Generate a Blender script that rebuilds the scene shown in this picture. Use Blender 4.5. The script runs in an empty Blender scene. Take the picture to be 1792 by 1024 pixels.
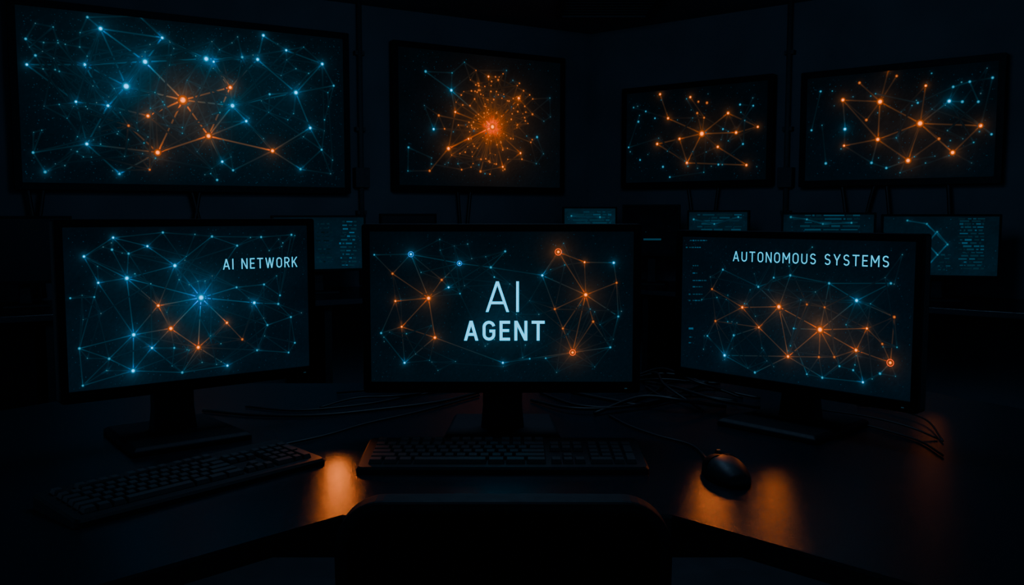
import bpy, bmesh, math, random
import numpy as np
from mathutils import Vector, Matrix
random.seed(7); rng = np.random.default_rng(5)
SC = bpy.context.scene; COL = SC.collection
R = math.radians
# ------------------------------------------------------------------ camera
F = 1600.0; PITCH = math.atan(137 / F); CZ = 1.17; DZ = 0.73
cp, sp = math.cos(PITCH), math.sin(PITCH)
cam = bpy.data.cameras.new('camera'); co = bpy.data.objects.new('camera', cam); COL.objects.link(co)
cam.sensor_width = 36; cam.lens = F / 1792 * 36; cam.clip_start = .02
co.location = (0, 0, CZ); co.rotation_euler = (math.pi / 2 - PITCH, 0, 0); SC.camera = co

def ray(px, py):
    xc = (px - 896) / F; yc = (512 - py) / F
    return Vector((xc, cp + yc * sp, -sp + yc * cp))
def on_z(px, py, z=DZ):
    d = ray(px, py); t = (z - CZ) / d.z
    return Vector((d.x * t, d.y * t, z))
class Frame:
    """a vertical rectangle standing in the room: origin, yaw; measures photo points on it"""
    def __init__(s, P, yaw):
        s.P = Vector(P); s.yaw = yaw; s.ux = Vector((math.cos(yaw), math.sin(yaw), 0)); s.n = Vector((math.sin(yaw), -math.cos(yaw), 0))
    def uv(s, px, py):
        d = ray(px, py); o = Vector((0, 0, CZ))
        t = (s.P - o).dot(s.n) / d.dot(s.n); q = o + d * t - s.P
        return q.dot(s.ux), q.z
# ------------------------------------------------------------------ colour: display value -> scene linear
MI = np.array([[.842479, .0784336, .0792237], [.0423282, .8784686, .0791661], [.0423757, .0784336, .8791430]])
MO = np.linalg.inv(MI)
_x = np.linspace(.02, 1, 2000); _p = np.maximum.accumulate(15.5*_x**6-40.14*_x**5+31.96*_x**4-6.868*_x**3+.4298*_x**2+.1191*_x-.00232)
def lin(c):
    c = np.clip(np.asarray(c, float), 0, .965)
    x = np.interp(c @ MI.T, _p, _x)
    return np.clip((2 ** (x * 16.5 - 12.47393)) @ MO.T, 0, None)
# ------------------------------------------------------------------ materials
def mat(name, col, rough=.5, spec=.5, metal=0, nscale=60, var=.35, bump=0, rvar=.1, bscale=8, bdist=.001):
    m = bpy.data.materials.new(name); m.use_nodes = True; nt = m.node_tree; b = nt.nodes['Principled BSDF']
    tc = nt.nodes.new('ShaderNodeTexCoord'); nz = nt.nodes.new('ShaderNodeTexNoise')
    nz.inputs['Scale'].default_value = nscale; nz.inputs['Detail'].default_value = 4
    nt.links.new(tc.outputs['Object'], nz.inputs['Vector'])
    mx = nt.nodes.new('ShaderNodeMix'); mx.data_type = 'RGBA'
    mx.inputs['A'].default_value = (*[c * (1 - var) for c in col], 1); mx.inputs['B'].default_value = (*[c * (1 + var) for c in col], 1)
    nt.links.new(nz.outputs['Fac'], mx.inputs['Factor']); nt.links.new(mx.outputs['Result'], b.inputs['Base Color'])
    mr = nt.nodes.new('ShaderNodeMapRange'); mr.inputs['To Min'].default_value = max(0, rough - rvar); mr.inputs['To Max'].default_value = min(1, rough + rvar)
    nt.links.new(nz.outputs['Fac'], mr.inputs['Value']); nt.links.new(mr.outputs['Result'], b.inputs['Roughness'])
    b.inputs['Metallic'].default_value = metal; b.inputs['Specular IOR Level'].default_value = spec
    if bump:
        n2 = nt.nodes.new('ShaderNodeTexNoise'); n2.inputs['Scale'].default_value = nscale * bscale; n2.inputs['Detail'].default_value = 2
        nt.links.new(tc.outputs['Object'], n2.inputs['Vector'])
        bp = nt.nodes.new('ShaderNodeBump'); bp.inputs['Strength'].default_value = bump; bp.inputs['Distance'].default_value = bdist
        nt.links.new(n2.outputs['Fac'], bp.inputs['Height']); nt.links.new(bp.outputs['Normal'], b.inputs['Normal'])
    return m
def screen_mat():
    m = bpy.data.materials.new('display_glow'); m.use_nodes = True; nt = m.node_tree; b = nt.nodes['Principled BSDF']
    a = nt.nodes.new('ShaderNodeAttribute'); a.attribute_name = 'Col'
    b.inputs['Base Color'].default_value = (.001, .0015, .002, 1); b.inputs['Roughness'].default_value = .5; b.inputs['Specular IOR Level'].default_value = .0
    nt.links.new(a.outputs['Color'], b.inputs['Emission Color']); b.inputs['Emission Strength'].default_value = 1
    try: m.cycles.emission_sampling = 'NONE'
    except Exception as e: print(e)
    return m
def glow_mat(name, c):
    m = bpy.data.materials.new(name); m.use_nodes = True; b = m.node_tree.nodes['Principled BSDF']
    l = lin(c); b.inputs['Base Color'].default_value = (.01, .01, .01, 1)
    b.inputs['Emission Color'].default_value = (*l, 1); b.inputs['Emission Strength'].default_value = 1
    m.cycles.emission_sampling = 'NONE'
    return m
M = dict(
    wall=mat('painted_wall', (.06, .07, .08), .85, .1, nscale=3, bump=.1), ceil=mat('ceiling_paint', (.08, .09, .10), .9, .1, nscale=2),
    floor=mat('dark_floor', (.03, .033, .036), .5, .3, nscale=8), desk=mat('desk_laminate', (.008, .012, .017), .17, .5, nscale=110, bump=.38, rvar=.06, bscale=7),
    edge=mat('desk_edge', (.006, .007, .008), .5, .3), plastic=mat('black_plastic', (.007, .008, .009), .5, .3, nscale=200, bump=.1),
    bezel=mat('black_bezel', (.003, .004, .005), .55, .12), metal=mat('dark_metal', (.007, .008, .010), .6, .2, nscale=120),
    key=mat('key_plastic', (.028, .030, .032), .45, .4, nscale=150), rubber=mat('cable_rubber', (.008, .008, .009), .5, .35),
    fabric=mat('chair_fabric', (.004, .005, .006), .9, .1, nscale=180, bump=.4), shell=mat('chair_shell', (.004, .005, .006), .65, .2),
    pipe=mat('painted_pipe', (.03, .034, .038), .7, .15), screen=screen_mat(), text=glow_mat('lettering_glow', (.36, .84, .91)),
    textw=glow_mat('lettering_pale', (.44, .80, .87)), led=glow_mat('led_glow', (.08, .18, .24)), dark=mat('dark_screen', (.004, .006, .009), .5, .2))
# ------------------------------------------------------------------ mesh helpers
def mk(name, V, Fc, m, parent=None, smooth=False, bev=0, seg=2):
    me = bpy.data.meshes.new(name); me.from_pydata([tuple(v) for v in V], [], Fc); me.materials.append(m)
    if smooth: me.polygons.foreach_set('use_smooth', [True] * len(me.polygons))
    o = bpy.data.objects.new(name, me); COL.objects.link(o); o.parent = parent
    if bev:
        b = o.modifiers.new('bevel', 'BEVEL'); b.width = bev; b.segments = seg; b.limit_method = 'ANGLE'; b.angle_limit = R(35)
    return o
class MB:
    def __init__(s): s.v = []; s.f = []
    def add(s, V, Fc):
        o = len(s.v); s.v += [Vector(v) for v in V]; s.f += [tuple(i + o for i in f) for f in Fc]; return s
    def box(s, x0, x1, y0, y1, z0, z1):
        return s.add([(x, y, z) for z in (z0, z1) for y in (y0, y1) for x in (x0, x1)],
                     [(0, 2, 3, 1), (4, 5, 7, 6), (0, 1, 5, 4), (2, 6, 7, 3), (0, 4, 6, 2), (1, 3, 7, 5)])
    def loft(s, rings, caps=True):
        n = len(rings[0]); V = [p for r in rings for p in r]; Fc = []
        for k in range(len(rings) - 1):
            for i in range(n):
                j = (i + 1) % n; Fc.append((k * n + i, k * n + j, (k + 1) * n + j, (k + 1) * n + i))
        if caps: Fc += [tuple(range(n))[::-1], tuple(range((len(rings) - 1) * n, len(rings) * n))]
        return s.add(V, Fc)
    def prism(s, poly, z0, z1): return s.loft([[(x, y, z0) for x, y in poly], [(x, y, z1) for x, y in poly]])
    def slab(s, poly, y0, y1): return s.loft([[(x, y1, z) for x, z in poly], [(x, y0, z) for x, z in poly]])
    def ring(s, outer, inner, y0, y1):       # picture-frame ring in the xz plane
        n = len(outer); V = [(x, y0, z) for x, z in outer] + [(x, y0, z) for x, z in inner] + [(x, y1, z) for x, z in outer] + [(x, y1, z) for x, z in inner]; Fc = []
        for i in range(n):
            j = (i + 1) % n
            Fc += [(i, j, n + j, n + i), (2*n + i, 3*n + i, 3*n + j, 2*n + j), (i, 2*n + i, 2*n + j, j), (n + i, n + j, 3*n + j, 3*n + i)]
        return s.add(V, Fc)
    def tube(s, pts, r, n=8):
        pts = [Vector(p) for p in pts]; rings = []; up = Vector((0, 0, 1))
        for i, p in enumerate(pts):
            t = (pts[min(i + 1, len(pts) - 1)] - pts[max(i - 1, 0)]).normalized()
            u = up if abs(t.dot(up)) < .95 else Vector((1, 0, 0))
            a = t.cross(u).normalized(); b = a.cross(t)
            rr = r[i] if isinstance(r, (list, tuple)) else r
            rings.append([p + (a * math.cos(q) + b * math.sin(q)) * rr for q in [2 * math.pi * k / n for k in range(n)]])
        return s.loft(rings)
    def build(s, name, m, parent=None, smooth=False, bev=0, seg=2): return mk(name, s.v, s.f, m, parent, smooth, bev, seg)
def rrect(x0, x1, z0, z1, r, n=4):
    out = []
    for cx, cz, a0 in ((x1 - r, z1 - r, 0), (x0 + r, z1 - r, 90), (x0 + r, z0 + r, 180), (x1 - r, z0 + r, 270)):
        for k in range(n + 1):
            a = R(a0 + 90 * k / n); out.append((cx + r * math.cos(a), cz + r * math.sin(a)))
    return out
def spline(pts, k=8):
    P = [Vector(p) for p in pts]; P = [P[0] * 2 - P[1]] + P + [P[-1] * 2 - P[-2]]; out = []
    for i in range(1, len(P) - 2):
        for j in range(k):
            t = j / k; a, b, c, d = P[i-1:i+3]
            out.append(.5 * ((2*b) + (c - a)*t + (2*a - 5*b + 4*c - d)*t*t + (3*b - a - 3*c + d)*t**3))
    return out + [P[-2]]
def tag(o, label, cat, group=None):
    o['label'] = label; o['category'] = cat
    if group: o['group'] = group
    return o
def thing(name, label, cat, loc, rz=0, group=None):
    o = bpy.data.objects.new(name, None); COL.objects.link(o); o.empty_display_size = .05
    o.location = loc; o.rotation_euler = (0, 0, rz); return tag(o, label, cat, group)
def struct(o): o['kind'] = 'structure'; return o
# ------------------------------------------------------------------ room shell
CN = Vector((.544, 6.5, 0)); WA, WB = R(31.7), R(-39.7)
e1 = Vector((math.cos(WA), math.sin(WA), 0)); n1 = Vector((math.sin(WA), -math.cos(WA), 0))
e2 = Vector((math.cos(WB), math.sin(WB), 0)); n2 = Vector((math.sin(WB), -math.cos(WB), 0))
HC = 2.42; LW = 6.0
def poly_prism(name, pts, z0, z1, m): return MB().prism([(p.x, p.y) for p in pts], z0, z1).build(name, m)
A = CN - e1 * LW; B = CN + e2 * LW; TW = .12
Mi = (n1 + n2) / (1 + n1.dot(n2))
struct(poly_prism('wall_left', [A, CN, CN - Mi * TW, A - n1 * TW], 0, HC, M['wall']))
struct(poly_prism('wall_right', [CN, B, B - n2 * TW, CN - Mi * TW], 0, HC, M['wall']))
room = [Vector((A.x, -1.2, 0)), Vector((B.x, -1.2, 0)), B, CN, A]
struct(poly_prism('floor', room, -.1, 0, M['floor'])); struct(poly_prism('ceiling', room, HC, HC + .1, M['ceil']))
# ------------------------------------------------------------------ display images
BL = np.array((.20, .74, .88)); OR = np.array((1.0, .54, .20)); ORH = np.array((.95, .42, .10)); BLH = np.array((.04, .60, .86))
def display(root, fr, rect, y, s, base, nodes, edges, dash=(), blobs=(), specks=200, kn=0, auto=0, step=.0005, lw=1.8, area=None, gain=1.0, ns=1.0, web=.22, far=0, bright=1.0):
    """one screen mesh: glowing picture of nodes and links, colours stored per vertex"""
    u0, u1, v0, v1 = rect; V = []; Fc = []; C = []
    N = []                                         # u, v, radius, colour
    key = {}
    for nd in nodes:
        x, yy, r, c = nd[:4]; u, v = fr.uv(x, yy); key[x] = len(N); N.append([u, v, r * s * ns, (BL if c == 'b' else OR) * bright, len(nd) > 4])
    E = []
    for a, b, st in edges:
        if a in key and b in key: E.append((key[a], key[b], st))
        else: print('edge?', a, b)
    au0, au1, av0, av1 = area or (u0 + .03*(u1-u0), u1 - .03*(u1-u0), v0 + .05*(v1-v0), v1 - .05*(v1-v0))
    for _ in range(auto):
        u = random.uniform(au0, au1); v = random.uniform(av0, av1)
        N.append([u, v, random.uniform(.7, 1.3) * s, BL * random.uniform(.4, .75), False])
    if kn:
        for i in range(len(N)):
            ds = sorted((math.hypot(N[i][0]-N[j][0], N[i][1]-N[j][1]), j) for j in range(len(N)) if j != i)
            for d, j in ds[:kn]:
                if not any((a, b) in ((i, j), (j, i)) for a, b, _ in E): E.append((i, j, web))
    tries = 0
    while far and tries < 6000:
        tries += 1; i, j = random.sample(range(len(N)), 2); d = math.hypot(N[i][0]-N[j][0], N[i][1]-N[j][1])
        if .08*(u1-u0) < d < .28*(u1-u0): E.append((i, j, random.uniform(.09, .18))); far -= 1
    G = []
    for u, v, r, c, _ in N:
        h = ORH if c[0] > .8 * bright else BLH
        if r > 2.2 * s * ns: G.append((u, v, r * 3.2, h, .30)); G.append((u, v, r * 9, h, .085 * min(1.6, r / s / 3.2)))
        else: G.append((u, v, r * 3.5, h, .09))
    for px, py, rx, c, a in blobs:
        u, v = fr.uv(px, py); G.append((u, v, rx * s, np.array(c), a))
    ph = rng.uniform(0, 6.28, 12); fq = rng.uniform(3, 14, (6, 2)) / (u1 - u0)
    def bg(P):
        P = np.atleast_2d(P); U, W = P[:, 0], P[:, 1]
        nn = sum(np.sin(U * fq[k, 0] * 2 + ph[k]) * np.sin(W * fq[k, 1] * 2.5 + ph[k + 6]) for k in range(6)) / 6
        gx = (U - u0) / (u1 - u0); gz = (W - v0) / (v1 - v0)
        edge = np.minimum(np.minimum(gx, 1 - gx), np.minimum(gz, 1 - gz))
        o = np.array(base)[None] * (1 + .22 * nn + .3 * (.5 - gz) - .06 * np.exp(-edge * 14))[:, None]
        for u, v, sg, c, a in G:
            o = o + np.exp(-((U - u)**2 + (W - v)**2) / sg**2)[:, None] * c[None] * a * gain
        return o
    nx = max(8, int((u1 - u0) / s / 3)); nz = max(8, int((v1 - v0) / s / 3))
    gu, gv = np.meshgrid(np.linspace(u0, u1, nx), np.linspace(v0, v1, nz)); P = np.stack([gu.ravel(), gv.ravel()], 1)
    g = bg(P); g = g * (1 + rng.normal(0, .05, (len(g), 1)))
    V += [(a, y, b) for a, b in P]; C.append(g)
    for k in range(nz - 1):
        for i in range(nx - 1):
            q = k * nx + i; Fc.append((q, q + 1, q + nx + 1, q + nx))
    def emit(pts, cols, faces, yy):
        o = len(V); V.extend((a, yy, b) for a, b in pts); C.append(np.array(cols)); Fc.extend(tuple(i + o for i in f) for f in faces)
    for _ in range(specks):
        u = random.uniform(u0 + 4*s, u1 - 4*s); v = random.uniform(v0 + 4*s, v1 - 4*s); h = random.uniform(.4, .85) * s
        c = bg([(u, v)])[0] + BLH * random.uniform(.04, .24)
        emit([(u-h, v-h), (u+h, v-h), (u+h, v+h), (u-h, v+h)], [c]*4, [(0, 1, 2, 3)], y - step * .6)
    for a, b, st in E:
        p = np.array(N[a][:2]); q = np.array(N[b][:2]); d = q - p; L = np.hypot(*d)
        if L < 1e-6: continue
        nrm = np.array((-d[1], d[0])) / L; k = max(4, int(L / s / 10)); w = lw * s
        ts = np.linspace(0, 1, k + 1); mid = p + ts[:, None] * d
        cc = N[a][3][None] * (1 - ts[:, None]) + N[b][3][None] * ts[:, None]
        fall = (.56 + .44 * np.abs(2 * ts - 1)**2.2)[:, None]
        m_ = bg(mid) + cc * st * fall * gain; l_ = bg(mid + nrm * w); r_ = bg(mid - nrm * w)
        pts = []; cols = []; fs = []
        for i in range(k + 1):
            pts += [mid[i] + nrm * w, mid[i], mid[i] - nrm * w]; cols += [l_[i], m_[i], r_[i]]
            if i: o = 3*i; fs += [(o-3, o-2, o+1, o), (o-2, o-1, o+2, o+1)]
        emit(pts, cols, fs, y - step * (1 + .3 * random.random()))
    for px0, py, px1, h, br in dash:
        a = fr.uv(px0, py - h/2); b = fr.uv(px1, py - h/2); c = fr.uv(px1, py + h/2); d = fr.uv(px0, py + h/2)
        emit([d, c, b, a], [np.array((.18, .68, .90)) * br] * 4, [(0, 1, 2, 3)], y - step)
    for u, v, r, c, rg in N:
        if rg: r = r * .8
        n = 14; core = np.clip(c * .6 + .42 * bright, 0, 1) * (1 if r > 1.8 * s else .75)
        rr = [0, .42 * r, .9 * r, 1.6 * r]; pts = [(u, v)]; ang = [2*math.pi*k/n for k in range(n)]; cols = [core]; fs = []
        for j in (1, 2, 3):
            ps = [(u + rr[j]*math.cos(t), v + rr[j]*math.sin(t)) for t in ang]; pts += ps
            if j == 1: cols += [core] * n
            elif j == 2: cols += [np.clip(c * .75, 0, 1)] * n
            else: cols += list(bg(ps))
        for i in range(n):
            j = (i + 1) % n; fs.append((0, 1 + i, 1 + j))
            for q in (0, 1): fs.append((1 + q*n + i, 1 + (q+1)*n + i, 1 + (q+1)*n + j, 1 + q*n + j))
        emit(pts, cols, fs, y - step * 2)
        if rg:
            pts = []; cols = []; fs = []
            for ra, wt in ((1.75, 0), (2.05, 1), (2.35, 0)):
                ps = [(u + r*ra*math.cos(t), v + r*ra*math.sin(t)) for t in ang]; pts += ps; cols += list(bg(ps) + wt * .65 * c[None])
            for i in range(n):
                j = (i + 1) % n
                for q in (0, 1): fs.append((q*n + i, (q+1)*n + i, (q+1)*n + j, q*n + j))
            emit(pts, cols, fs, y - step * 2.2)
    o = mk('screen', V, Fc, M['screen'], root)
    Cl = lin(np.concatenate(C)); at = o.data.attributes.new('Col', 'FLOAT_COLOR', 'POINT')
    at.data.foreach_set('color', np.concatenate([Cl, np.ones((len(Cl), 1))], 1).astype(np.float32).ravel())
    bm = bmesh.new(); bm.from_mesh(o.data)
    fl = [f for f in bm.faces if f.normal.y > 0]
    bmesh.ops.reverse_faces(bm, faces=fl); bm.to_mesh(o.data); bm.free()
    return o
# ------------------------------------------------------------------ stroke lettering
def arc(cx, cy, rx, ry, a0, a1, n=10): return [(cx + rx*math.cos(R(a0+(a1-a0)*k/n)), cy + ry*math.sin(R(a0+(a1-a0)*k/n))) for k in range(n+1)]
GL = {
 'A': (.64, [[(0, 0), (.5, 1)], [(1, 0), (.5, 1)], [(.2, .28), (.8, .28)]]), 'I': (.0, [[(0, 0), (0, 1)]]),
 'N': (.56, [[(0, 0), (0, 1)], [(1, 0), (1, 1)], [(0, 1), (1, 0)]]), 'E': (.42, [[(0, 0), (0, 1)], [(0, 1), (1, 1)], [(0, 0), (1, 0)], [(0, .51), (.88, .51)]]),
 'T': (.56, [[(0, 1), (1, 1)], [(.5, 0), (.5, 1)]]), 'W': (.88, [[(.25, 0), (0, 1)], [(.25, 0), (.5, 1)], [(.75, 0), (.5, 1)], [(.75, 0), (1, 1)]]),
 'O': (.54, [arc(.5, .72, .5, .28, 0, 180) + arc(.5, .28, .5, .28, 180, 360) + [(1, .72)]]),
 'R': (.50, [[(0, 0), (0, 1)], [(0, 1), (.5, 1)] + arc(.5, .74, .5, .26, 90, -90) + [(0, .48)], [(1, 0), (.52, .48)]]),
 'K': (.54, [[(0, 0), (0, 1)], [(0, .36), (1, 1)], [(1, 0), (.36, .58)]]),
 'G': (.54, [arc(.5, .72, .5, .28, 10, 180) + arc(.5, .28, .5, .28, 180, 360) + [(1, .48), (.55, .48)]]),
 'U': (.54, [[(0, 1)] + arc(.5, .3, .5, .3, 180, 360) + [(1, 1)]]),
 'M': (.70, [[(0, 0), (0, 1)], [(1, 0), (1, 1)], [(.5, .32), (0, 1)], [(.5, .32), (1, 1)]]),
 'S': (.50, [arc(.5, .755, .48, .245, 25, 270) + arc(.5, .255, .5, .255, 90, -155)]),
 'Y': (.60, [[(.5, .42), (0, 1)], [(.5, .42), (1, 1)], [(.5, 0), (.5, .48)]]), ' ': (.22, [])}
def lettering(root, fr, text, p0, p1, cap, sw, y, m, gap=.40):
    """strokes of constant width along the baseline p0..p1 (photo points), cap height in photo px"""
    a = fr.uv(*p0); b = fr.uv(*p1); t = fr.uv(p0[0], p0[1] - cap); H = t[1] - a[1]; W = sw / cap * H
    tot = sum(GL[c][0] for c in text) + gap * (len(text) - 1); k = (b[0] - a[0] - W) / tot; V = []; Fc = []; x = a[0] + W/2; lay = 0
    slope = (b[1] - a[1]) / (b[0] - a[0])
    def put(q): V.append((q[0], y - .00002 * (lay % 7), a[1] + slope * (q[0] - a[0]) + min(max(q[1], 0), H)))
    for ch in text:
        w, st = GL[ch]; xl, xr = x - W/2, x + w*k + W/2
        for line in st:
            pts = [np.array((x + q[0]*w*k, W/2 + q[1]*(H - W))) for q in line]; n = len(pts); o = len(V); lay += 1
            if n == 2 and abs(pts[0][1] - pts[1][1]) > W * .3:          # straight upright or slanted stroke, cut level at both ends
                d = pts[1] - pts[0]; hw = W/2 * np.hypot(*d) / abs(d[1])
                for i, q in enumerate(pts):
                    yy = 0 if line[i][1] == 0 else H if line[i][1] == 1 else q[1]
                    for sg in (1, -1): put((min(max(q[0] + sg*hw, xl), xr), yy))
                Fc.append((o, o + 1, o + 3, o + 2)); continue
            for i in range(n):
                d0 = pts[i] - pts[i-1] if i else pts[1] - pts[0]; d1 = pts[i+1] - pts[i] if i < n-1 else d0
                d0 = d0 / (np.hypot(*d0) + 1e-9) if np.hypot(*d0) > 1e-7 else d1 / np.hypot(*d1); d1 = d1 / (np.hypot(*d1) + 1e-9) if np.hypot(*d1) > 1e-7 else d0
                n0 = np.array((-d0[1], d0[0])); n1_ = np.array((-d1[1], d1[0]))
                mv = n0 + n1_; L = np.hypot(*mv); mv = mv / max(L, .2); sc = 1 / max(.6, mv @ n0)
                ex = -d0 * W/2 if i == 0 and n == 2 else d0 * W/2 if i == n-1 and n == 2 else 0
                for sg in (1, -1):
                    q = pts[i] + mv * sg * W/2 * sc + ex
                    put((min(max(q[0], xl), xr), q[1]))
                if i: Fc.append((o + 2*i - 2, o + 2*i - 1, o + 2*i + 1, o + 2*i))
        x += (w + gap) * k
    return mk('lettering', V, Fc, m, root)
# ------------------------------------------------------------------ rectangles in the room measured from the photo
def rect_of(fr, TL, TR, BR, BL_):
    p = [fr.uv(*q) for q in (TL, TR, BR, BL_)]
    return ((p[0][0]+p[3][0])/2, (p[1][0]+p[2][0])/2, (p[2][1]+p[3][1])/2, (p[0][1]+p[1][1])/2)
def housing(root, r, bz, bb, depth, rad, bul, name='frame', m=None):
    u0, u1, v0, v1 = r
    out = rrect(u0, u1, v0, v1, rad); inn = rrect(u0 + bz, u1 - bz, v0 + bb, v1 - bz, .0015)
    MB().ring(out, inn, -.004, .006).build('bezel', M['bezel'], root, bev=.0012)
    mb = MB().slab(out, .006, depth); cx, cz = (u0+u1)/2, (v0+v1)/2
    if bul:
        sm = [((x-cx)*.72+cx, (z-cz)*.7+cz) for x, z in out]; s2 = [((x-cx)*.6+cx, (z-cz)*.55+cz) for x, z in out]
        mb.loft([[(x, depth + bul, z) for x, z in s2], [(x, depth - .001, z) for x, z in sm]])
    mb.build('back_shell', m or M['plastic'], root, bev=.002)
    return (u0 + bz, u1 - bz, v0 + bb, v1 - bz)
def stand(root, x, yb, v0, base_y, bw, bd, neck_w=.078, top=.18, rz=0):
    pl = [(-bw/2, -bd/2), (bw/2, -bd/2), (bw*.46, bd/2), (-bw*.46, bd/2)]
    MB().loft([[(x + a, base_y + b, 0) for a, b in pl], [(x + a, base_y + b, .010) for a, b in pl], [(x + a*.93, base_y + b*.93, .016) for a, b in pl]]).build('stand_base', M['metal'], root, bev=.002)
    nw = neck_w/2
    MB().loft([[(x-nw*1.1, yb-.016, .014), (x+nw*1.1, yb-.016, .014), (x+nw*1.1, yb+.02, .014), (x-nw*1.1, yb+.02, .014)],
               [(x-nw, yb-.012, .06), (x+nw, yb-.012, .06), (x+nw, yb+.014, .06), (x-nw, yb+.014, .06)],
               [(x-nw, yb-.012, v0+top), (x+nw, yb-.012, v0+top), (x+nw, yb+.014, v0+top), (x-nw, yb+.014, v0+top)]]).build('stand_neck', M['metal'], root, bev=.003)
# ------------------------------------------------------------------ wall screens
def wall_frame(side, px):
    yaw = WA if side == 'l' else WB; n = n1 if side == 'l' else n2
    f = Frame(CN + n * .07 + Vector((0, 0, 1.3)), yaw); u = f.uv(px, 300)[0]
    return Frame(f.P + f.ux * u, yaw)
def wall_screen(label, side, px, corners, base, spec, specks, bz=.036, **kw):
    fr = wall_frame(side, px); r = rect_of(fr, *corners); P = fr.P.copy(); P.z += r[2]
    fr = Frame(P, fr.yaw); r = (r[0], r[1], 0, r[3] - r[2])
    t = thing('wall_screen', label, 'wall screen', P, fr.yaw)
    d = housing(t, r, bz, bz, .045, .008, 0)
    MB().box((r[0]+r[1])/2-.2, (r[0]+r[1])/2+.2, .044, .0695, (r[3])*.3, r[3]*.7).build('wall_bracket', M['metal'], t)
    s = (P.length) / F
    display(t, fr, d, .003, s, base, spec[0], spec[1], specks=specks, step=.001, **kw)
    return t, fr
s1n = [(176,50,4,'b'),(153,30,2,'b'),(244,28,2,'b'),(284,66,3,'b'),(254,108,5,'b'),(148,113,3,'b'),(47,113,2.5,'b'),(221,151,6,'b'),(133,178,2.5,'b'),(189,185,3,'b'),(361,103,5,'b'),(374,108,2.5,'b'),(424,100,2.3,'b'),(451,104,3.5,'b'),(461,62,3,'b'),(501,88,2.5,'b'),(564,112,3.2,'b'),(584,150,2,'b'),(518,162,4.5,'b'),(472,165,2,'b'),(407,185,4.5,'b'),(431,212,3,'b'),(543,224,3.2,'b'),(563,262,2,'b'),(526,296,2.3,'b'),(389,283,2.6,'b'),(408,298,2,'b'),(380,315,2,'b'),(209,304,2.5,'b'),(79,301,2.3,'b'),(58,267,2,'b'),(152,252,3.2,'b'),(62,97,2,'b'),(45,68,2,'b'),
 (320,175,7,'o'),(403,153,4,'o'),(259,203,3.5,'o'),(276,267,5,'o'),(365,238,5,'o'),(477,264,4,'o'),(225,220,2,'o'),(262,297,1.8,'o')]
s1e = [(320,254,.6),(320,403,.6),(320,259,.7),(320,276,.65),(320,365,.7),(320,407,.5),(259,225,.4),(225,276,.5),(276,365,.65),(365,403,.55),(365,477,.7),(365,407,.5),(403,407,.5),(365,431,.35),(477,543,.4),(176,254,.5),(176,148,.4),(176,284,.35),(176,153,.3),(284,254,.45),(254,148,.4),(254,361,.4),(254,221,.5),(221,189,.4),(221,148,.35),(221,320,.6),(189,133,.3),(133,47,.3),(47,148,.35),(148,189,.4),(152,276,.4),(152,209,.35),(152,58,.25),(152,79,.3),(209,276,.4),(361,403,.5),(361,424,.3),(361,451,.4),(451,461,.35),(451,518,.4),(461,501,.35),(501,564,.35),(564,518,.35),(584,518,.25),(518,407,.4),(518,543,.4),(543,563,.3),(526,477,.35),(407,431,.4),(431,477,.35),(389,365,.4),(389,408,.3),(408,477,.25),(284,361,.3),(374,403,.35),(152,189,.35),(259,189,.3),(133,152,.25),(221,176,.3),(451,403,.3),(472,518,.3),(58,79,.2),(244,284,.3),(153,244,.2)]
wall_screen('largest wall screen, showing a wide blue network with an orange centre, at far left', 'l', 315, ((18,-8),(612,60),(612,338),(18,333)), (.010,.045,.074), (s1n, s1e), 2300, auto=120, kn=2, far=120, lw=1.7, ns=.78, gain=.96,
            blobs=[(230,130,90,BLH,.08),(400,190,110,BLH,.08),(320,180,60,ORH,.05),(120,80,90,BLH,.03),(480,150,90,BLH,.04)])
s2n = [(862,222,5,'o'),(785,260,4,'o'),(908,172,3.5,'o'),(790,158,3,'b'),(797,196,2.5,'o'),(759,226,2.5,'b'),(745,125,2.2,'b'),(940,240,2.2,'b'),(752,299,2,'o'),(768,202,2,'o'),(715,258,1.8,'b'),(932,200,2,'o'),(855,134,2.4,'o'),(872,140,2,'o'),(838,150,2,'o'),(841,300,2.2,'o'),(880,292,2.4,'o'),(911,268,2.4,'o'),(820,243,2.4,'o')]
s2e = [(862,785,.65),(862,908,.55),(862,790,.4),(862,797,.45),(862,768,.3),(785,752,.4),(862,841,.35),(862,880,.35),(862,911,.35),(862,820,.4),(862,932,.3),(862,855,.3),(745,790,.3),(785,797,.3),(790,797,.3),(785,820,.5),(908,932,.3),(855,872,.3),(880,911,.3),(841,880,.25)]
for i in range(150):
    cx, cy, sg = random.choice(((862,222,30),(862,222,42),(838,180,28),(885,262,28),(815,238,28),(898,190,28),(850,285,22),(870,150,22)))
    x = round(random.gauss(cx, sg), 3); yy = random.gauss(cy, sg)
    if not (115 < yy < 315 and 735 < x < 955) or math.hypot(x - 862, yy - 222) < 10: continue
    s2n.append((x, yy, random.uniform(.7, 1.8), 'o'))
    if i % 4 == 0: s2e.append((862, x, .22))
wall_screen('wall screen filled by a dense round cluster of orange dots, beside the largest screen', 'l', 840, ((688,74),(988,98),(988,338),(688,334)), (.008,.033,.054), (s2n, s2e), 400, auto=26, kn=2, far=90, web=.2, lw=1.6, ns=.8, gain=.95,
            blobs=[(862,222,22,ORH,.22),(862,222,52,ORH,.22),(862,222,95,ORH,.16)])
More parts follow.
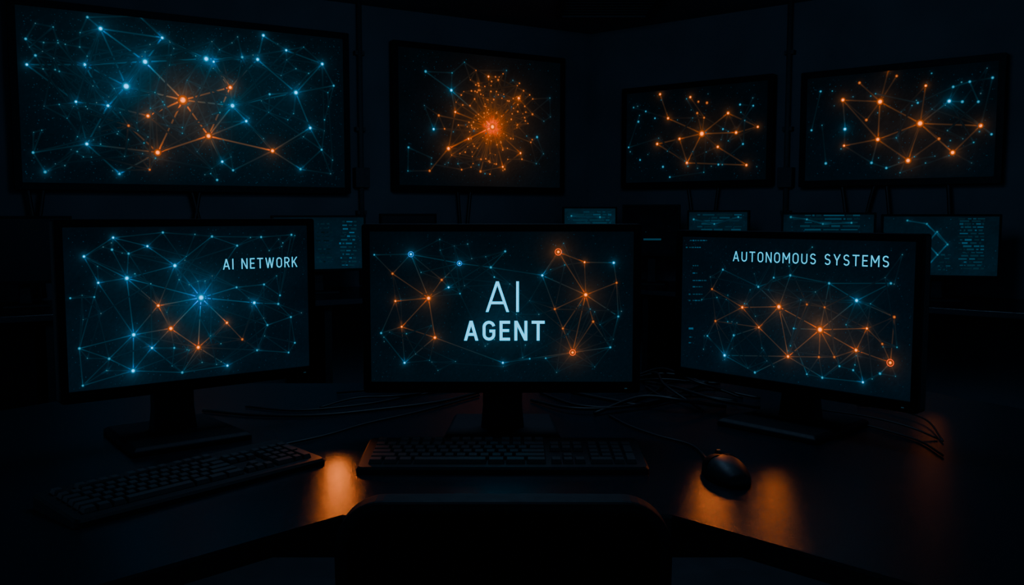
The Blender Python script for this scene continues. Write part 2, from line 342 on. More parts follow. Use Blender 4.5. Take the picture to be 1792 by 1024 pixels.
s3n = [(1228,234,5.5,'o'),(1155,165,2.6,'o'),(1169,207,2.8,'o'),(1189,243,2.8,'o'),(1150,252,3,'o'),(1202,285,3.2,'o'),(1256,257,2.8,'o'),(1288,232,3.2,'o'),(1326,222,2.4,'o'),(1274,198,3,'o'),(1306,289,2.6,'o'),(1208,170,2.4,'o'),(1237,180,2.2,'o'),(1220,198,2,'o'),(1232,206,1.8,'o'),(1222,178,1.8,'o'),(1117,213,2,'b'),(1130,195,1.6,'b'),(1146,207,1.6,'b'),(1100,258,1.6,'b'),(1120,280,1.6,'b'),(1160,292,2,'b'),(1295,183,1.8,'b'),(1300,252,1.8,'b'),(1265,226,1.8,'b'),(1318,185,1.6,'b'),(1257,288,1.8,'b'),(1172,310,1.6,'b')]
s3e = [(1228,1169,.5),(1228,1274,.5),(1228,1288,.55),(1228,1256,.5),(1228,1202,.55),(1228,1189,.5),(1228,1150,.45),(1155,1169,.35),(1274,1326,.38),(1288,1326,.38),(1256,1306,.4),(1202,1306,.42),(1150,1202,.36),(1189,1202,.35),(1228,1220,.3),(1228,1232,.3),(1208,1232,.25)]
wall_screen('smallest wall screen with a small orange star network, right of the room corner', 'r', 1220, ((1088,153),(1352,132),(1352,326),(1088,328)), (.008,.033,.054), (s3n, s3e), 300, auto=30, far=30, ns=.78, lw=1.6, gain=.9)
s4n = [(1540,178,5,'o'),(1610,216,5.5,'o'),(1536,244,4,'o'),(1589,281,4.5,'o'),(1667,267,4,'o'),(1716,220,3.6,'o'),(1475,175,3.6,'o'),(1477,255,2.4,'o'),(1555,122,2.4,'o'),(1504,145,2.2,'o'),(1569,133,2,'o'),(1620,150,2.4,'o'),(1643,243,2.2,'o'),(1516,210,2.2,'o'),(1478.5,226,3,'b'),(1661,177,3.4,'b'),(1697,143,2,'b'),(1684,178,2.2,'b'),(1668,152,2,'b'),(1737,136,2,'b'),(1712,178,2,'b'),(1445,286,2.2,'b'),(1525,285,2.2,'b'),(1420,228,1.8,'b'),(1436,160,1.8,'b'),(1551,294,2,'b'),(1606,180,1.8,'b'),(1735,235,1.8,'b')]
s4e = [(1540,1610,.52),(1540,1536,.52),(1540,1475,.4),(1540,1504,.34),(1540,1555,.3),(1540,1569,.3),(1610,1620,.36),(1610,1716,.48),(1610,1667,.52),(1610,1589,.5),(1610,1536,.52),(1536,1477,.42),(1536,1589,.4),(1475,1536,.36),(1667,1716,.36),(1610,1661,.34),(1610,1643,.34),(1516,1540,.3),(1661,1684,.3),(1661,1668,.3),(1668,1697,.3),(1697,1712,.25),(1525,1536,.3),(1551,1589,.3),(1475,1478.5,.3),(1589,1643,.3)]
wall_screen('wall screen with orange network and blue dots, nearest the right edge', 'r', 1580, ((1400,124),(1757,97),(1757,326),(1400,323)), (.010,.040,.066), (s4n, s4e), 420, auto=36, far=40, ns=.78, lw=1.6, gain=.9)
# ------------------------------------------------------------------ main desk
desk = thing('desk', 'wide black corner desk with angled wings carrying the three large monitors', 'desk', (0, 0, 0))
top = [(-.92, 2.36), (-1.42, 1.62), (-1.42, .55), (-.98, .55), (-.25, 1.31), (.235, 1.31), (.98, .55), (1.42, .55), (1.42, 1.62), (1.0, 2.3), (.92, 2.36)]
MB().prism(top, DZ - .006, DZ).build('tabletop', M['desk'], desk)
MB().prism([(x*.9995, y) for x, y in top], DZ - .032, DZ - .006).build('core_board', M['edge'], desk)
for x, y in ((-1.36, .62), (1.36, .62), (-.88, 2.27), (.88, 2.27), (-1.34, 1.6), (1.34, 1.6)):
    MB().box(x-.03, x+.03, y-.03, y+.03, 0, DZ - .031).build('leg', M['metal'], desk, bev=.003)
MB().box(-.85, .85, 2.26, 2.28, .3, DZ - .031).build('modesty_panel', M['edge'], desk)
# ------------------------------------------------------------------ three large monitors
def monitor(label, P, yaw, corners, base, nodes, edges, words, neck, **kw):
    fr = Frame((P[0], P[1], DZ), yaw); r = rect_of(fr, *corners)
    t = thing('desktop_monitor', label, 'monitor', (P[0], P[1], DZ), yaw)
    d = housing(t, r, .0145, .021, .028, .006, .022)
    stand(t, *neck[:2], r[2], *neck[2:])
    mb = MB().box(r[1]-.030, r[1]-.025, -.0048, -.003, r[2]+.008, r[2]+.0098); mb.build('power_light', M['led'], t)
    s = math.hypot(P[0], P[1]) / F
    sc = display(t, fr, d, .001, s, base, nodes, edges, **kw)
    for w in words: lettering(sc, fr, *w[:5], -.001, w[5], **(w[6] if len(w) > 6 else {}))
    return t
ln = [(198,416,2.4,'b'),(285,407,2,'b'),(371,414,2.2,'b'),(147,449,2.6,'b'),(196,437,2,'b'),(222,487,4.2,'b'),(225,444,2,'b'),(258,431,2.4,'b'),(306,465,3.8,'b'),(172,495,2.4,'b'),(352,521,6,'b'),(415,430,2,'b'),(457,415,2,'b'),(510,411,2,'b'),(414,503,2,'b'),(462,498,2,'b'),(445,530,3.4,'b'),(487,532,2.2,'b'),(509,555,2,'b'),(468,569,2,'b'),(490,517,1.8,'b'),(123,522,1.6,'b'),(234,586,4,'b'),(139,610,2.2,'b'),(191,628,2.2,'b'),(266,609,2.6,'b'),(233,649,4,'b'),(145,675,1.8,'b'),(319,652,2.2,'b'),(398,640,2.6,'b'),(305,609,1.8,'b'),(450,613,2,'b'),(516,600,1.8,'b'),(505,617,1.8,'b'),(165,520,1.5,'b'),(277,535,3.2,'o'),(299,575,4.2,'o'),(347,608,4.2,'o'),(397,565,2.8,'o'),(424,594,2.2,'o')]
le = [(352,222,.45),(352,306,.5),(352,277,.5),(352,299,.6),(352,347,.6),(352,397,.55),(352,445,.5),(352,414,.4),(306,222,.35),(306,258,.4),(258,225,.3),(258,198,.35),(198,147,.4),(198,225,.3),(225,222,.3),(147,222,.35),(147,172,.3),(285,198,.25),(371,306,.35),(371,415,.3),(285,371,.2),(371,457,.25),(222,172,.3),(222,277,.4),(222,234,.4),(172,234,.25),(172,139,.25),(277,299,.5),(277,234,.35),(299,347,.55),(299,234,.4),(347,397,.5),(347,234,.4),(397,424,.4),(424,347,.3),(445,487,.4),(445,468,.35),(468,450,.3),(468,509,.3),(487,509,.25),(462,414,.3),(462,490,.25),(234,139,.35),(234,191,.35),(234,233,.45),(234,266,.4),(139,191,.3),(191,233,.35),(145,233,.3),(145,139,.3),(266,319,.3),(266,299,.35),(319,347,.35),(319,398,.3),(398,347,.4),(398,450,.3),(450,505,.3),(415,352,.3),(510,457,.25),(233,319,.3),(196,222,.25),(147,198,.3),(277,306,.25),(510,490,.2),(234,145,.25),(233,266,.3)]
monitor('left large monitor angled inward, headed by the words AI NETWORK', (-.614, 1.760), R(38.5), ((90,383),(548,383),(553,657),(107,708)), (.014,.056,.096), ln, le,
        [('AI NETWORK', (390, 472), (520, 467), 18.5, 1.9, M['textw'])], (-.03, .055, .05, .225, .23), specks=600, auto=46, kn=2, far=70, lw=1.25, ns=.78, web=.19,
        blobs=[(352,521,45,BLH,.14),(350,525,100,BLH,.06),(230,600,110,BLH,.04),(455,460,60,BLH,.03)])
cn = [(719,445,3.6,'b',1),(804,461,3.2,'b',1),(884,440,2,'b'),(859,468,2.2,'b'),(655,446,1.6,'b'),(785,503,2.4,'b'),(949,482,2.6,'b'),(1074,460,2.8,'b'),(1082,554,2,'b'),(1068,608,2,'b'),(667,583,2,'b'),(708,635,2.4,'b'),(880,635,2.4,'b'),(927,628,1.6,'b'),(955,627,1.5,'b'),(805,514,1.5,'b'),(865,485,1.5,'b'),(750,522,4.6,'o'),(773,490,2.2,'o'),(687,479,2.2,'o'),(692,527,2.4,'o'),(703,572,2.4,'o'),(761,591,3.4,'o'),(977,441,4.4,'o',1),(1023,459,2.4,'o'),(1025,516,4.4,'o'),(971,541,2,'o'),(985,575,2,'o'),(1038,563,2.2,'o'),(1002,617,4,'o',1),(1079,495,2,'o')]
ce = [(750,692,.5),(750,687,.45),(750,773,.4),(750,703,.5),(750,761,.5),(703,761,.4),(687,719,.3),(977,1025,.5),(1023,977,.45),(1023,1025,.3),(1025,971,.4),(1025,985,.45),(1025,1038,.45),(1025,1002,.5),(1038,1002,.4),(985,1002,.4),(971,985,.35),(949,977,.4),(949,1025,.35),(1025,1079,.4),(1025,1082,.4),(719,804,.4),(719,750,.4),(804,859,.35),(859,884,.3),(859,949,.25),(719,655,.25),(655,687,.25),(667,692,.25),(667,703,.3),(708,761,.35),(708,667,.3),(761,880,.3),(880,927,.3),(927,1002,.35),(1002,1068,.35),(1068,1082,.3),(1074,1023,.35),(1074,1079,.3),(804,773,.3),(785,750,.3),(785,773,.25),(719,773,.25),(971,949,.3),(1038,1068,.3),(708,703,.25),(955,1002,.25),(1082,1079,.3)]
monitor('middle large monitor facing forward, showing the words AI AGENT', (-.019, 1.758), 0, ((635,392),(1122,392),(1120,688),(635,686)), (.014,.052,.084), cn, ce,
        [('AI', (850, 546), (908, 546), 53.5, 4.6, M['text'], dict(gap=.30)), ('AGENT', (812, 596), (953, 596), 34.5, 5.0, M['text'])], (0, .05, .075, .227, .19),
        specks=600, auto=44, kn=2, far=54, lw=1.25, ns=.78, web=.16, blobs=[(840,580,28,BLH,.11),(880,580,34,BLH,.11),(925,580,28,BLH,.11),(880,520,40,BLH,.08),(880,560,120,BLH,.05),(977,441,26,ORH,.08),(1002,617,30,ORH,.10),(1025,516,32,ORH,.08),(750,522,26,ORH,.06)])
rn = [(1363,537,5,'o'),(1435,577,6,'o'),(1379,624,3.6,'o'),(1498,613,3.6,'o'),(1558,635,4.2,'o',1),(1299,538,3.2,'o'),(1246,506,2,'o'),(1252,562,2.2,'o'),(1328,573,2.4,'o'),(1517,575,2.6,'o'),(1565,555,2.2,'o'),(1412,533,1.8,'o'),(1443,538,1.8,'o'),(1389,575,1.8,'b'),(1433,625,2,'o'),(1460,625,2,'o'),(1544,602,1.8,'o'),(1265,472,2,'b'),(1383,482,2.2,'b'),(1451,496,2.2,'b'),(1499,526,3.6,'b'),(1559,496,2,'b'),(1327,502,2.2,'b'),(1354,486,1.8,'b'),(1268,622,3.2,'b'),(1321,652,2.2,'b'),(1284,587,2.2,'b'),(1238,588,1.8,'b'),(1439,661,2.2,'b'),(1510,669,2.4,'b'),(1540,654,2.2,'b'),(1493,648,1.8,'b'),(1469,641,1.8,'b'),(1412,655,1.6,'b')]
re_ = [(1363,1299,.5),(1363,1435,.6),(1363,1379,.5),(1363,1328,.45),(1363,1412,.35),(1435,1379,.55),(1435,1498,.55),(1435,1517,.5),(1435,1443,.4),(1435,1389,.35),(1435,1433,.4),(1435,1460,.4),(1299,1246,.4),(1299,1328,.4),(1246,1252,.3),(1252,1299,.35),(1252,1328,.35),(1328,1379,.45),(1517,1498,.4),(1517,1565,.45),(1498,1558,.5),(1517,1544,.35),(1544,1558,.35),(1379,1433,.35),(1433,1460,.3),(1460,1498,.35),(1265,1246,.3),(1265,1327,.25),(1327,1363,.35),(1383,1363,.35),(1383,1327,.3),(1383,1451,.35),(1451,1499,.4),(1499,1435,.4),(1499,1559,.35),(1499,1565,.35),(1559,1451,.3),(1252,1268,.3),(1268,1284,.35),(1268,1321,.35),(1284,1328,.35),(1238,1252,.25),(1268,1379,.35),(1321,1379,.4),(1379,1439,.35),(1439,1498,.3),(1439,1510,.35),(1510,1498,.35),(1510,1540,.3),(1540,1558,.4),(1238,1268,.3),(1565,1558,.4),(1435,1451,.3),(1363,1383,.3)]
menu = []
for x0, yy, x1 in ((1207,421,1237),(1206,433,1226),(1212,465,1222),(1212,478,1220),(1212,491,1236),(1212,502,1229),(1212,515,1229),(1212,526,1228),(1206,590,1211),(1205,600,1210)):
    x = x0
    while x < x1:
        l = random.uniform(2, 5); menu.append((x, yy, min(x + l, x1), random.uniform(1.5, 2.2), random.uniform(.35, .55))); x += l + 1.2
menu += [(1200,433,1203,2.2,.45),(1205,515,1208,2.2,.45),(1205,526,1208,2.2,.4),(1205,575,1213,3.2,.55)]
monitor('right large monitor angled inward, headed by the words AUTONOMOUS SYSTEMS', (.556, 1.845), R(-48), ((1187,402),(1618,410),(1608,727),(1180,655)), (.014,.056,.096), rn, re_,
        [('AUTONOMOUS SYSTEMS', (1283, 457), (1556, 468), 17.5, 1.75, M['textw'])], (0, .065, .045, .225, .23), specks=580, auto=42, kn=2, far=60, lw=1.25, ns=.78, web=.18,
        dash=menu, blobs=[(1435,577,50,ORH,.08),(1400,560,120,BLH,.04)])
# ------------------------------------------------------------------ keyboards
def keyboard(label, P, rz, u, cable):
    t = thing('keyboard', label, 'keyboard', (P[0], P[1], DZ), rz)
    w, d = 22.6*u + .036, 6.3*u + .034; sl = .012/d; h0 = .012
    pr = rrect(-w/2, w/2, -d/2, d/2, .008)
    zt = lambda y: h0 + (y + d/2)*sl
    ins = [(x*.985, y*.96) for x, y in pr]
    MB().loft([[(x, y, 0) for x, y in pr], [(x, y, zt(y) - .004) for x, y in pr], [(x, y, zt(y)) for x, y in ins]]).build('case', M['plastic'], t)
    K = [(0, 5.3, 1, 1)] + [(x, 5.3, 1, 1) for x in (2, 3, 4, 5, 6.5, 7.5, 8.5, 9.5, 11, 12, 13, 14)]
    K += [(i, 4, 1, 1) for i in range(13)] + [(13, 4, 2, 1)]
    K += [(0, 3, 1.5, 1)] + [(1.5+i, 3, 1, 1) for i in range(12)] + [(13.5, 3, 1.5, 1)]
    K += [(0, 2, 1.75, 1)] + [(1.75+i, 2, 1, 1) for i in range(11)] + [(12.75, 2, 2.25, 1)]
    K += [(0, 1, 2.25, 1)] + [(2.25+i, 1, 1, 1) for i in range(10)] + [(12.25, 1, 2.75, 1)]
    K += [(0, 0, 1.25, 1), (1.25, 0, 1.25, 1), (2.5, 0, 1.25, 1), (3.75, 0, 6.25, 1), (10, 0, 1.5, 1), (11.5, 0, 1.75, 1), (13.25, 0, 1.75, 1)]
    K += [(15.3+i, r, 1, 1) for r in (4, 3) for i in range(3)] + [(15.3+i, 0, 1, 1) for i in range(3)] + [(16.3, 1, 1, 1)]
    K += [(18.6+i, 4, 1, 1) for i in range(4)] + [(18.6+i, r, 1, 1) for r in (3, 2, 1) for i in range(3)] + [(21.6, 2, 1, 2), (21.6, 0, 1, 2), (18.6, 0, 2, 1), (20.6, 0, 1, 1)]
    cache = {}
    for x, y, kw, kh in K:
        X = (x + kw/2 - 11.3)*u; Y = (y + kh/2 - 3.15)*u
        if (kw, kh) not in cache:
            a, b = kw*u/2 - .0012, kh*u/2 - .0012; a2, b2 = a - .0022, b - .0022
            o = MB().loft([[(-a, -b, -.001), (a, -b, -.001), (a, b, -.001), (-a, b, -.001)], [(-a, -b, .001), (a, -b, .001), (a, b, .001), (-a, b, .001)], [(-a2, -b2, .0075), (a2, -b2, .0075), (a2, b2, .0075), (-a2, b2, .0075)]]).build('key', M['key'], t)
            cache[(kw, kh)] = o
        else:
            o = cache[(kw, kh)].copy(); COL.objects.link(o); o.parent = t
        o.location = (X, Y, zt(Y)); o.rotation_euler = (math.atan(sl), 0, 0)
    if cable:
        Mx = Matrix.Translation((P[0], P[1], DZ)) @ Matrix.Rotation(rz, 4, 'Z'); inv = Mx.inverted()
        pts = [inv @ (on_z(*p) + Vector((0, 0, .004))) for p in cable]; pts = [Vector((w*.3, d/2 - .002, .008)), Vector((w*.3, d/2 + .02, .005))] + pts
        MB().tube(spline(pts), .0026).build('cable', M['rubber'], t, smooth=True)
    return t
keyboard('full-size black keyboard lying straight in front of the middle monitor', (-.016, 1.60), 0, .0205, None)
keyboard('black keyboard lying turned at an angle below the left monitor', (-.524, 1.460), R(50), .0178, [(560,768),(640,745),(740,722),(838,695)])
# ------------------------------------------------------------------ mouse
mo = thing('computer_mouse', 'black wired computer mouse lying right of the middle keyboard', 'mouse', (.356, 1.497, DZ), R(12))
def msurf(t, a, off=0):      # t along length 0 (heel)..1 (front), a = angle 0..pi across
    y = -.058 + .116*t; w = .0345*(max(0, math.sin(math.pi*(.06 + .90*t)))**.42)*(1 - .10*t); h = .036*(max(0, math.sin(math.pi*(.10 + .78*t)))**.7)
    return Vector(((w + off)*math.copysign(abs(math.cos(a))**.75, math.cos(a)), y, .002 + (h + off)*abs(math.sin(a))**.8))
rings = [[msurf(t, math.pi*k/16) for k in range(17)] for t in [i/20 for i in range(21)]]
MB().loft(rings).build('body', M['plastic'], mo, smooth=True)
for nm, a0, a1 in (('button', .12, .47), ('button', .53, .88)):
    rg = [[msurf(t, math.pi*(a0 + (a1-a0)*k/6), .0012) for k in range(7)] for t in [.56 + .4*i/8 for i in range(9)]]
    mb = MB(); V = [p for r in rg for p in r]; mb.add(V, [(i*7+k, i*7+k+1, i*7+k+8, i*7+k+7) for i in range(8) for k in range(6)]); mb.build(nm, M['bezel'], mo, smooth=True)
MB().tube([(-.003, .027, .034), (.003, .027, .034)], .008, 14).build('scroll_wheel', M['rubber'], mo)
inv = (Matrix.Translation(mo.location) @ Matrix.Rotation(R(12), 4, 'Z')).inverted()
pts = [Vector((0, .054, .008))] + [inv @ (on_z(*p) + Vector((0, 0, .004))) for p in ((1212,784),(1150,766),(1100,748),(1066,730))]
MB().tube(spline(pts), .0024).build('cable', M['rubber'], mo, smooth=True)
# ------------------------------------------------------------------ loose cables on the desk
def cable(label, pxs, r, group, lift=0):
    pts = []
    for i, p in enumerate(pxs):
        q = on_z(*p); q.z = DZ + r + .001 + lift * (1 if 0 < i < len(pxs)-1 else 0); pts.append(q)
    tag(MB().tube(spline(pts), r).build('cable', M['rubber'], None, smooth=True), label, 'cable', group)
cable('long black cable curving from left monitor stand toward the middle monitor', [(355,722),(450,730),(560,730),(680,718),(770,706),(838,690)], .0032, None)
g = 'thin black cables behind the long cable between left and middle monitors'; lb = 'thin black cable behind the long cable between the left and middle monitors'
for k, pth in enumerate([[(430,714),(520,721),(640,710),(720,695),(800,684)], [(560,716),(620,704),(690,700),(760,688)], [(590,690),(640,694),(720,682),(790,676)]]): cable(lb, pth, .0024, g, .006*k)
g = 'tangled black cables on the desk between middle and right monitors'; lb = 'black cable in the tangle between the middle and right monitors'
for k, pth in enumerate([[(945,690),(1010,712),(1080,714),(1140,692),(1180,670),(1260,674)], [(930,704),(1000,724),(1090,722),(1200,702),(1290,706)], [(1120,670),(1180,692),(1250,714),(1330,718)],
            [(960,684),(1050,694),(1150,682),(1230,692),(1300,700)], [(1110,662),(1160,668),(1220,694),(1290,694)], [(1000,690),(1070,704),(1130,712),(1210,684),(1260,662)], [(1130,680),(1170,704),(1240,690),(1330,700)], [(1080,676),(1140,668),(1200,672),(1250,684)],
            [(1040,728),(1120,716),(1190,722),(1270,716)], [(1125,656),(1150,676),(1165,700),(1230,722)]]):
    cable(lb, pth, .0030 + .0006*(k % 3), g, .0075*(k % 5))
g = 'black cables trailing right of the right monitor stand'; lb = 'black cable trailing over the desk right of the right monitor stand'
for k, pth in enumerate([[(1470,735),(1550,756),(1610,775),(1650,800)], [(1500,712),(1560,722),(1620,742),(1650,775)], [(1440,720),(1520,742),(1590,760),(1640,770)]]): cable(lb, pth, .002, g, .006*k)
# ------------------------------------------------------------------ office chair in front of the desk
ch = thing('office_chair', 'black office chair with rounded backrest, pushed up before the middle keyboard', 'chair', (-.011, 1.13, 0))
w = .428
def tilt(mb, z0=.48, k=-.16):
    mb.v = [Vector((v.x, v.y + (v.z - z0)*k*.4 + .10*(v.x/.2)**2*.25, v.z + (.010*(1 - (v.x/.214)**2) if v.z > .7 else 0))) for v in mb.v]; return mb
def backpoly(x0, x1, z0, z1, r):      # rounded rectangle with the top edge divided so it can be crowned
    p = rrect(x0, x1, z0, z1, r, 10); return p[:11] + [(x1 - r - (x1 - x0 - 2*r)*k/10, z1) for k in range(1, 10)] + p[11:]
out = backpoly(-w/2, w/2, .45, .811, .065); inn = backpoly(-w/2+.02, w/2-.02, .47, .791, .048)
tilt(MB().ring(out, inn, -.025, .02)).build('back_frame', M['shell'], ch, bev=.009, seg=4)
tilt(MB().slab(inn, -.014, .012)).build('backrest', M['fabric'], ch)
MB().slab(rrect(-.03, .03, .40, .60, .01), -.05, -.028).build('back_support', M['shell'], ch, bev=.004)
MB().loft([[(x, y, z) for x, y in rrect(-.225*s_, .225*s_, .03+.02*(1-s_), .03+.44*s_, .07, 6)] for z, s_ in ((.40, .94), (.415, 1), (.455, 1), (.475, .93))]).build('seat', M['fabric'], ch, smooth=False)
MB().box(-.03, .03, -.05, .2, .385, .402).build('seat_bracket', M['metal'], ch)
MB().tube([(0, .24, .10), (0, .24, .26)], .03, 16).tube([(0, .24, .25), (0, .24, .402)], .018, 16).build('gas_column', M['metal'], ch)
for k in range(5):
    a = R(18 + 72*k); d = Vector((math.cos(a), math.sin(a), 0)); c = Vector((0, .24, 0))
    MB().tube([c + d*.02 + Vector((0, 0, .12)), c + d*.15 + Vector((0, 0, .105)), c + d*.29 + Vector((0, 0, .075))], [.026, .02, .014]).build('leg', M['shell'], ch)
    s_ = Vector((-d.y, d.x, 0)); p = c + d*.29 + Vector((0, 0, .027))
    MB().tube([p - s_*.022, p - s_*.006], .027, 14).tube([p + s_*.006, p + s_*.022], .027, 14).tube([p - s_*.01, p + s_*.01], .008).tube([p, p + Vector((0, 0, .05))], .008).build('caster', M['rubber'], ch)
# ------------------------------------------------------------------ back desks along the walls
inn_c = CN + Mi * .76; bk = .012
def backdesk(label, side):
    t = thing('back_desk', label, 'desk', (0, 0, 0)); e, n = (-e1, n1) if side == 'l' else (e2, n2)
    c0 = CN + Mi * bk; c1 = inn_c; gapv = e * .003; end = CN + e * 4.4
    pts = [c0 + gapv, end + n*bk, end + n*.76, c1 + gapv]
    if side == 'r': pts = pts[::-1]
    MB().prism([(p.x, p.y) for p in pts], DZ - .03, DZ).build('tabletop', M['desk'], t, bev=.003)
    for q in (.9, 2.2, 3.5, 4.3):
        a = CN + e*q + n*.06; b = CN + e*q + n*.70; wv = e*.02
        poly = [a - wv, a + wv, b + wv, b - wv]
        if side == 'r': poly = poly[::-1]
        MB().prism([(p.x, p.y) for p in poly], 0, DZ - .029).build('side_panel', M['edge'], t)
backdesk('long dark desk along the left wall under the two left wall screens', 'l')
backdesk('long dark desk along the right wall under the two right wall screens', 'r')
def small_monitor(label, px, d, yaw, w, top_px, hgt, base, dash=(), nodes=(), edges=(), lit=True):
    X = (px - 896)/F*d; P = (X, d, DZ); fr = Frame(P, R(yaw)); zt = fr.uv(px, top_px)[1]
    t = thing('small_monitor', label, 'monitor', P, R(yaw)); r = (-w/2, w/2, zt - hgt, zt)
    dd = housing(t, r, .011, .014, .03, .005, .018)
    stand(t, 0, .055, r[2], .05, .2, .16, .05, hgt*.5)
    if lit: display(t, fr, dd, .002, d/F, base, nodes, edges, dash=dash, specks=80, step=.001, gain=.8, ns=.75, bright=.8)
    else:
        if dash: display(t, fr, (dd[0], dd[1], dd[2], dd[3]), .001, d/F, (.003, .014, .024), (), (), dash=dash, specks=4)
        else: MB().box(dd[0], dd[1], .002, .006, dd[2], dd[3]).build('screen', M['dark'], t)
def dashes(x0, x1, y0, y1, n, br=.5):
    out = []
    for i in range(n):
        yy = y0 + (y1-y0)*i/max(1, n-1); x = x0 + random.uniform(0, (x1-x0)*.25)
        while x < x1 - 3:
            l = random.uniform(2, (x1-x0)*.35); out.append((x, yy, min(x+l, x1), random.uniform(1.4, 3.2), br*random.uniform(.35, 1))); x += l + random.uniform(1.5, 5)
    return out
small_monitor('small lit monitor on back desk, peeking out right of the left large monitor', 560, 5.05, 24, .52, 377, .31, (.018,.10,.16), dashes(592, 624, 388, 464, 13, .6) + dashes(552, 582, 392, 458, 10, .26))
small_monitor('small lit monitor in the room corner, showing just above the middle large monitor', 1032, 5.95, 4, .355, 362, .28, (.026,.14,.21), dashes(994, 1070, 371, 390, 5, .42), [(1000,378,1.8,'b'),(1050,380,1.8,'b')], [(1000,1050,.25)])
small_monitor('small lit monitor on back desk, peeking over the top left of the right large monitor', 1255, 5.45, -26, .37, 368, .28, (.018,.105,.165), dashes(1215, 1298, 376, 402, 6, .42), [(1214,384,2,'b'),(1250,392,1.8,'b'),(1292,380,1.8,'b')], [(1214,1250,.3),(1250,1292,.3)])
small_monitor('small lit monitor on back desk, peeking over the middle of the right large monitor', 1447, 5.0, -24, .49, 372, .30, (.016,.09,.145), dashes(1384, 1505, 377, 402, 5, .46), [(1384,380,2.2,'b'),(1412,384,2,'b'),(1440,392,1.8,'b'),(1490,390,2,'b')], [(1384,1412,.5),(1412,1440,.5),(1440,1490,.5)])
small_monitor('small lit monitor with text columns on back desk, right of the right large monitor', 1644, 4.6, -16, .555, 375, .32, (.016,.088,.14), dashes(1676, 1722, 392, 470, 15, .52) + dashes(1640, 1664, 446, 472, 5, .38) + dashes(1666, 1724, 383, 387, 2, .36),
   [(1588,386,2,'b'),(1622,392,2,'b'),(1658,428,2.2,'b'),(1626,462,2.2,'b'),(1622.5,426,2,'b'),(1640,406,2,'b'),(1640.5,446,2,'b')], [(1588,1622,.5),(1622,1658,.7),(1658,1626,.7),(1622.5,1640,.8),(1622.5,1640.5,.8),(1640,1658,.6),(1640.5,1658,.5),(1626,1622.5,.5)])
small_monitor('dark small monitor with one faint bright line, between the middle and right large monitors', 1138, 5.7, -20, .36, 358, .32, (.01,.01,.01), [(1126, 419, 1157, 3.0, .38)], lit=False)
small_monitor('switched-off small monitor on back desk, behind the left half of the middle monitor', 716, 5.3, 25, .34, 374, .28, (.01,.01,.01), lit=False)
small_monitor('switched-off small monitor on back desk, at the far left edge', 42, 4.3, 32, .42, 378, .32, (.01,.01,.01), lit=False)
# ------------------------------------------------------------------ conduits, wall cables, ceiling vent
def wallpt(side, px, z, off):
    n, yaw = (n1, WA) if side == 'l' else (n2, WB); f = Frame(CN + n*off, yaw); u = f.uv(px, 300)[0]; p = f.P + f.ux*u; p.z = z; return p
for side, px, lab in (('l', 632, 'vertical grey conduit pipe on the wall between the two left screens'), ('r', 1376, 'vertical grey conduit pipe on the wall between the two right screens')):
    t = thing('conduit_pipe', lab, 'pipe', wallpt(side, px, DZ, .03), WA if side == 'l' else WB)
    MB().tube([(0, 0, .02), (0, 0, HC - DZ)], .016, 12).build('pipe', M['pipe'], t, smooth=True)
    for z in (.45, .95, 1.4): MB().box(-.03, .03, -.008, .03, z - .012, z + .012).build('clamp', M['pipe'], t)
    MB().box(-.045, .045, -.03, .03, .60, .72).build('junction_box', M['pipe'], t, bev=.004)
def wcable(label, side, px, group, z0, sway):
    a = wallpt(side, px, z0, .05); e = e1 if side == 'l' else e2
    pts = [a, a + e*sway*.5 - Vector((0, 0, .12)), a + e*sway - Vector((0, 0, .3)), a + e*sway*.6 - Vector((0, 0, z0 - DZ - .015))]
    tag(MB().tube(spline(pts), .011).build('wall_cable', M['rubber'], None, smooth=True), label, 'cable', group)
for side, lst, nm in (('l', [(45, .03), (78, -.04), (330, .06), (352, -.05)], 'largest wall screen'), ('l', [(800, .02), (824, -.03)], 'wall screen with the orange cluster'), ('r', [(1205, .04), (1258, -.03)], 'smallest wall screen'), ('r', [(1474, .04), (1532, -.06), (1552, .03), (1660, .02)], 'wall screen nearest the right edge')):
    for px, sw in lst: wcable('black cable hanging down the wall below the ' + nm, side, px, 'cables hanging below the ' + nm, 1.34, sw)
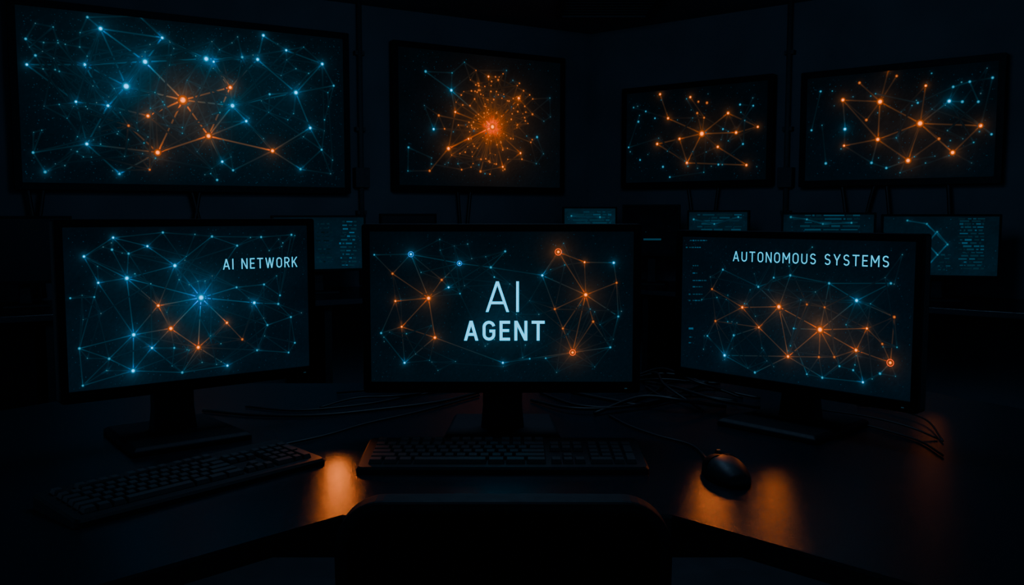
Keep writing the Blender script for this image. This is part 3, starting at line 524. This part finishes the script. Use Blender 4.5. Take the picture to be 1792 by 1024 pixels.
v = thing('ceiling_vent', 'dark square air vent in the ceiling near the room corner', 'vent', (.57, 5.55, HC - .03))
vb = MB()
for a in ((-.3, .3, -.3, -.26), (-.3, .3, .26, .3), (-.3, -.26, -.26, .26), (.26, .3, -.26, .26)): vb.box(*a, 0, .03)
vb.build('frame', M['pipe'], v)
for k in range(7): MB().box(-.26, .26, -.23 + k*.07, -.19 + k*.07, .008, .02).build('slat', M['pipe'], v)
# ------------------------------------------------------------------ light
wd = bpy.data.worlds.new('world'); SC.world = wd; wd.use_nodes = True
wd.node_tree.nodes['Background'].inputs['Color'].default_value = (.28, .6, 1, 1); wd.node_tree.nodes['Background'].inputs['Strength'].default_value = .14
def lamp(name, kind, loc, energy, col, size=.03, aim=None, **kw):
    l = bpy.data.lights.new(name, kind); l.energy = energy; l.color = col
    if kind == 'AREA': l.size = size
    else: l.shadow_soft_size = size
    for k, v_ in kw.items(): setattr(l, k, v_)
    o = bpy.data.objects.new(name, l); COL.objects.link(o); o.location = loc
    if aim: o.rotation_euler = (Vector(aim) - Vector(loc)).to_track_quat('-Z', 'Y').to_euler()
    return o
lamp('blue_fill', 'AREA', (.2, 2.6, 2.30), 14, (.28, .6, 1), 1.2, aim=(.4, 6.5, 1.9))  # added blue fill to lift the far walls, no real fixture
lamp('blue_fill', 'AREA', (0, 2.3, 2.38), 8.5, (.3, .6, 1), .8)  # added blue fill from above for desk and keys, no real fixture
OC = (1, .21, .025)  # amber lamps are added without fixtures, to lay orange streaks on the desk
sp_ = dict(spot_size=R(80), spot_blend=.6)
lamp('amber_fill', 'SPOT', (-.338, 1.74, DZ + .085), .46, OC, .016, aim=(-.29, 1.40, DZ - .02), **sp_)
lamp('amber_fill', 'SPOT', (.378, 1.69, DZ + .11), .24, OC, .010, aim=(.30, 1.34, DZ - .02), **sp_)
lamp('amber_fill', 'SPOT', (.488, 1.67, DZ + .11), .13, OC, .010, aim=(.38, 1.32, DZ - .02), **sp_)
lamp('amber_fill', 'POINT', (.98, 2.1, DZ + .09), .014, OC, .025)  # added unseen lamp for a faint orange glow at the desk's right
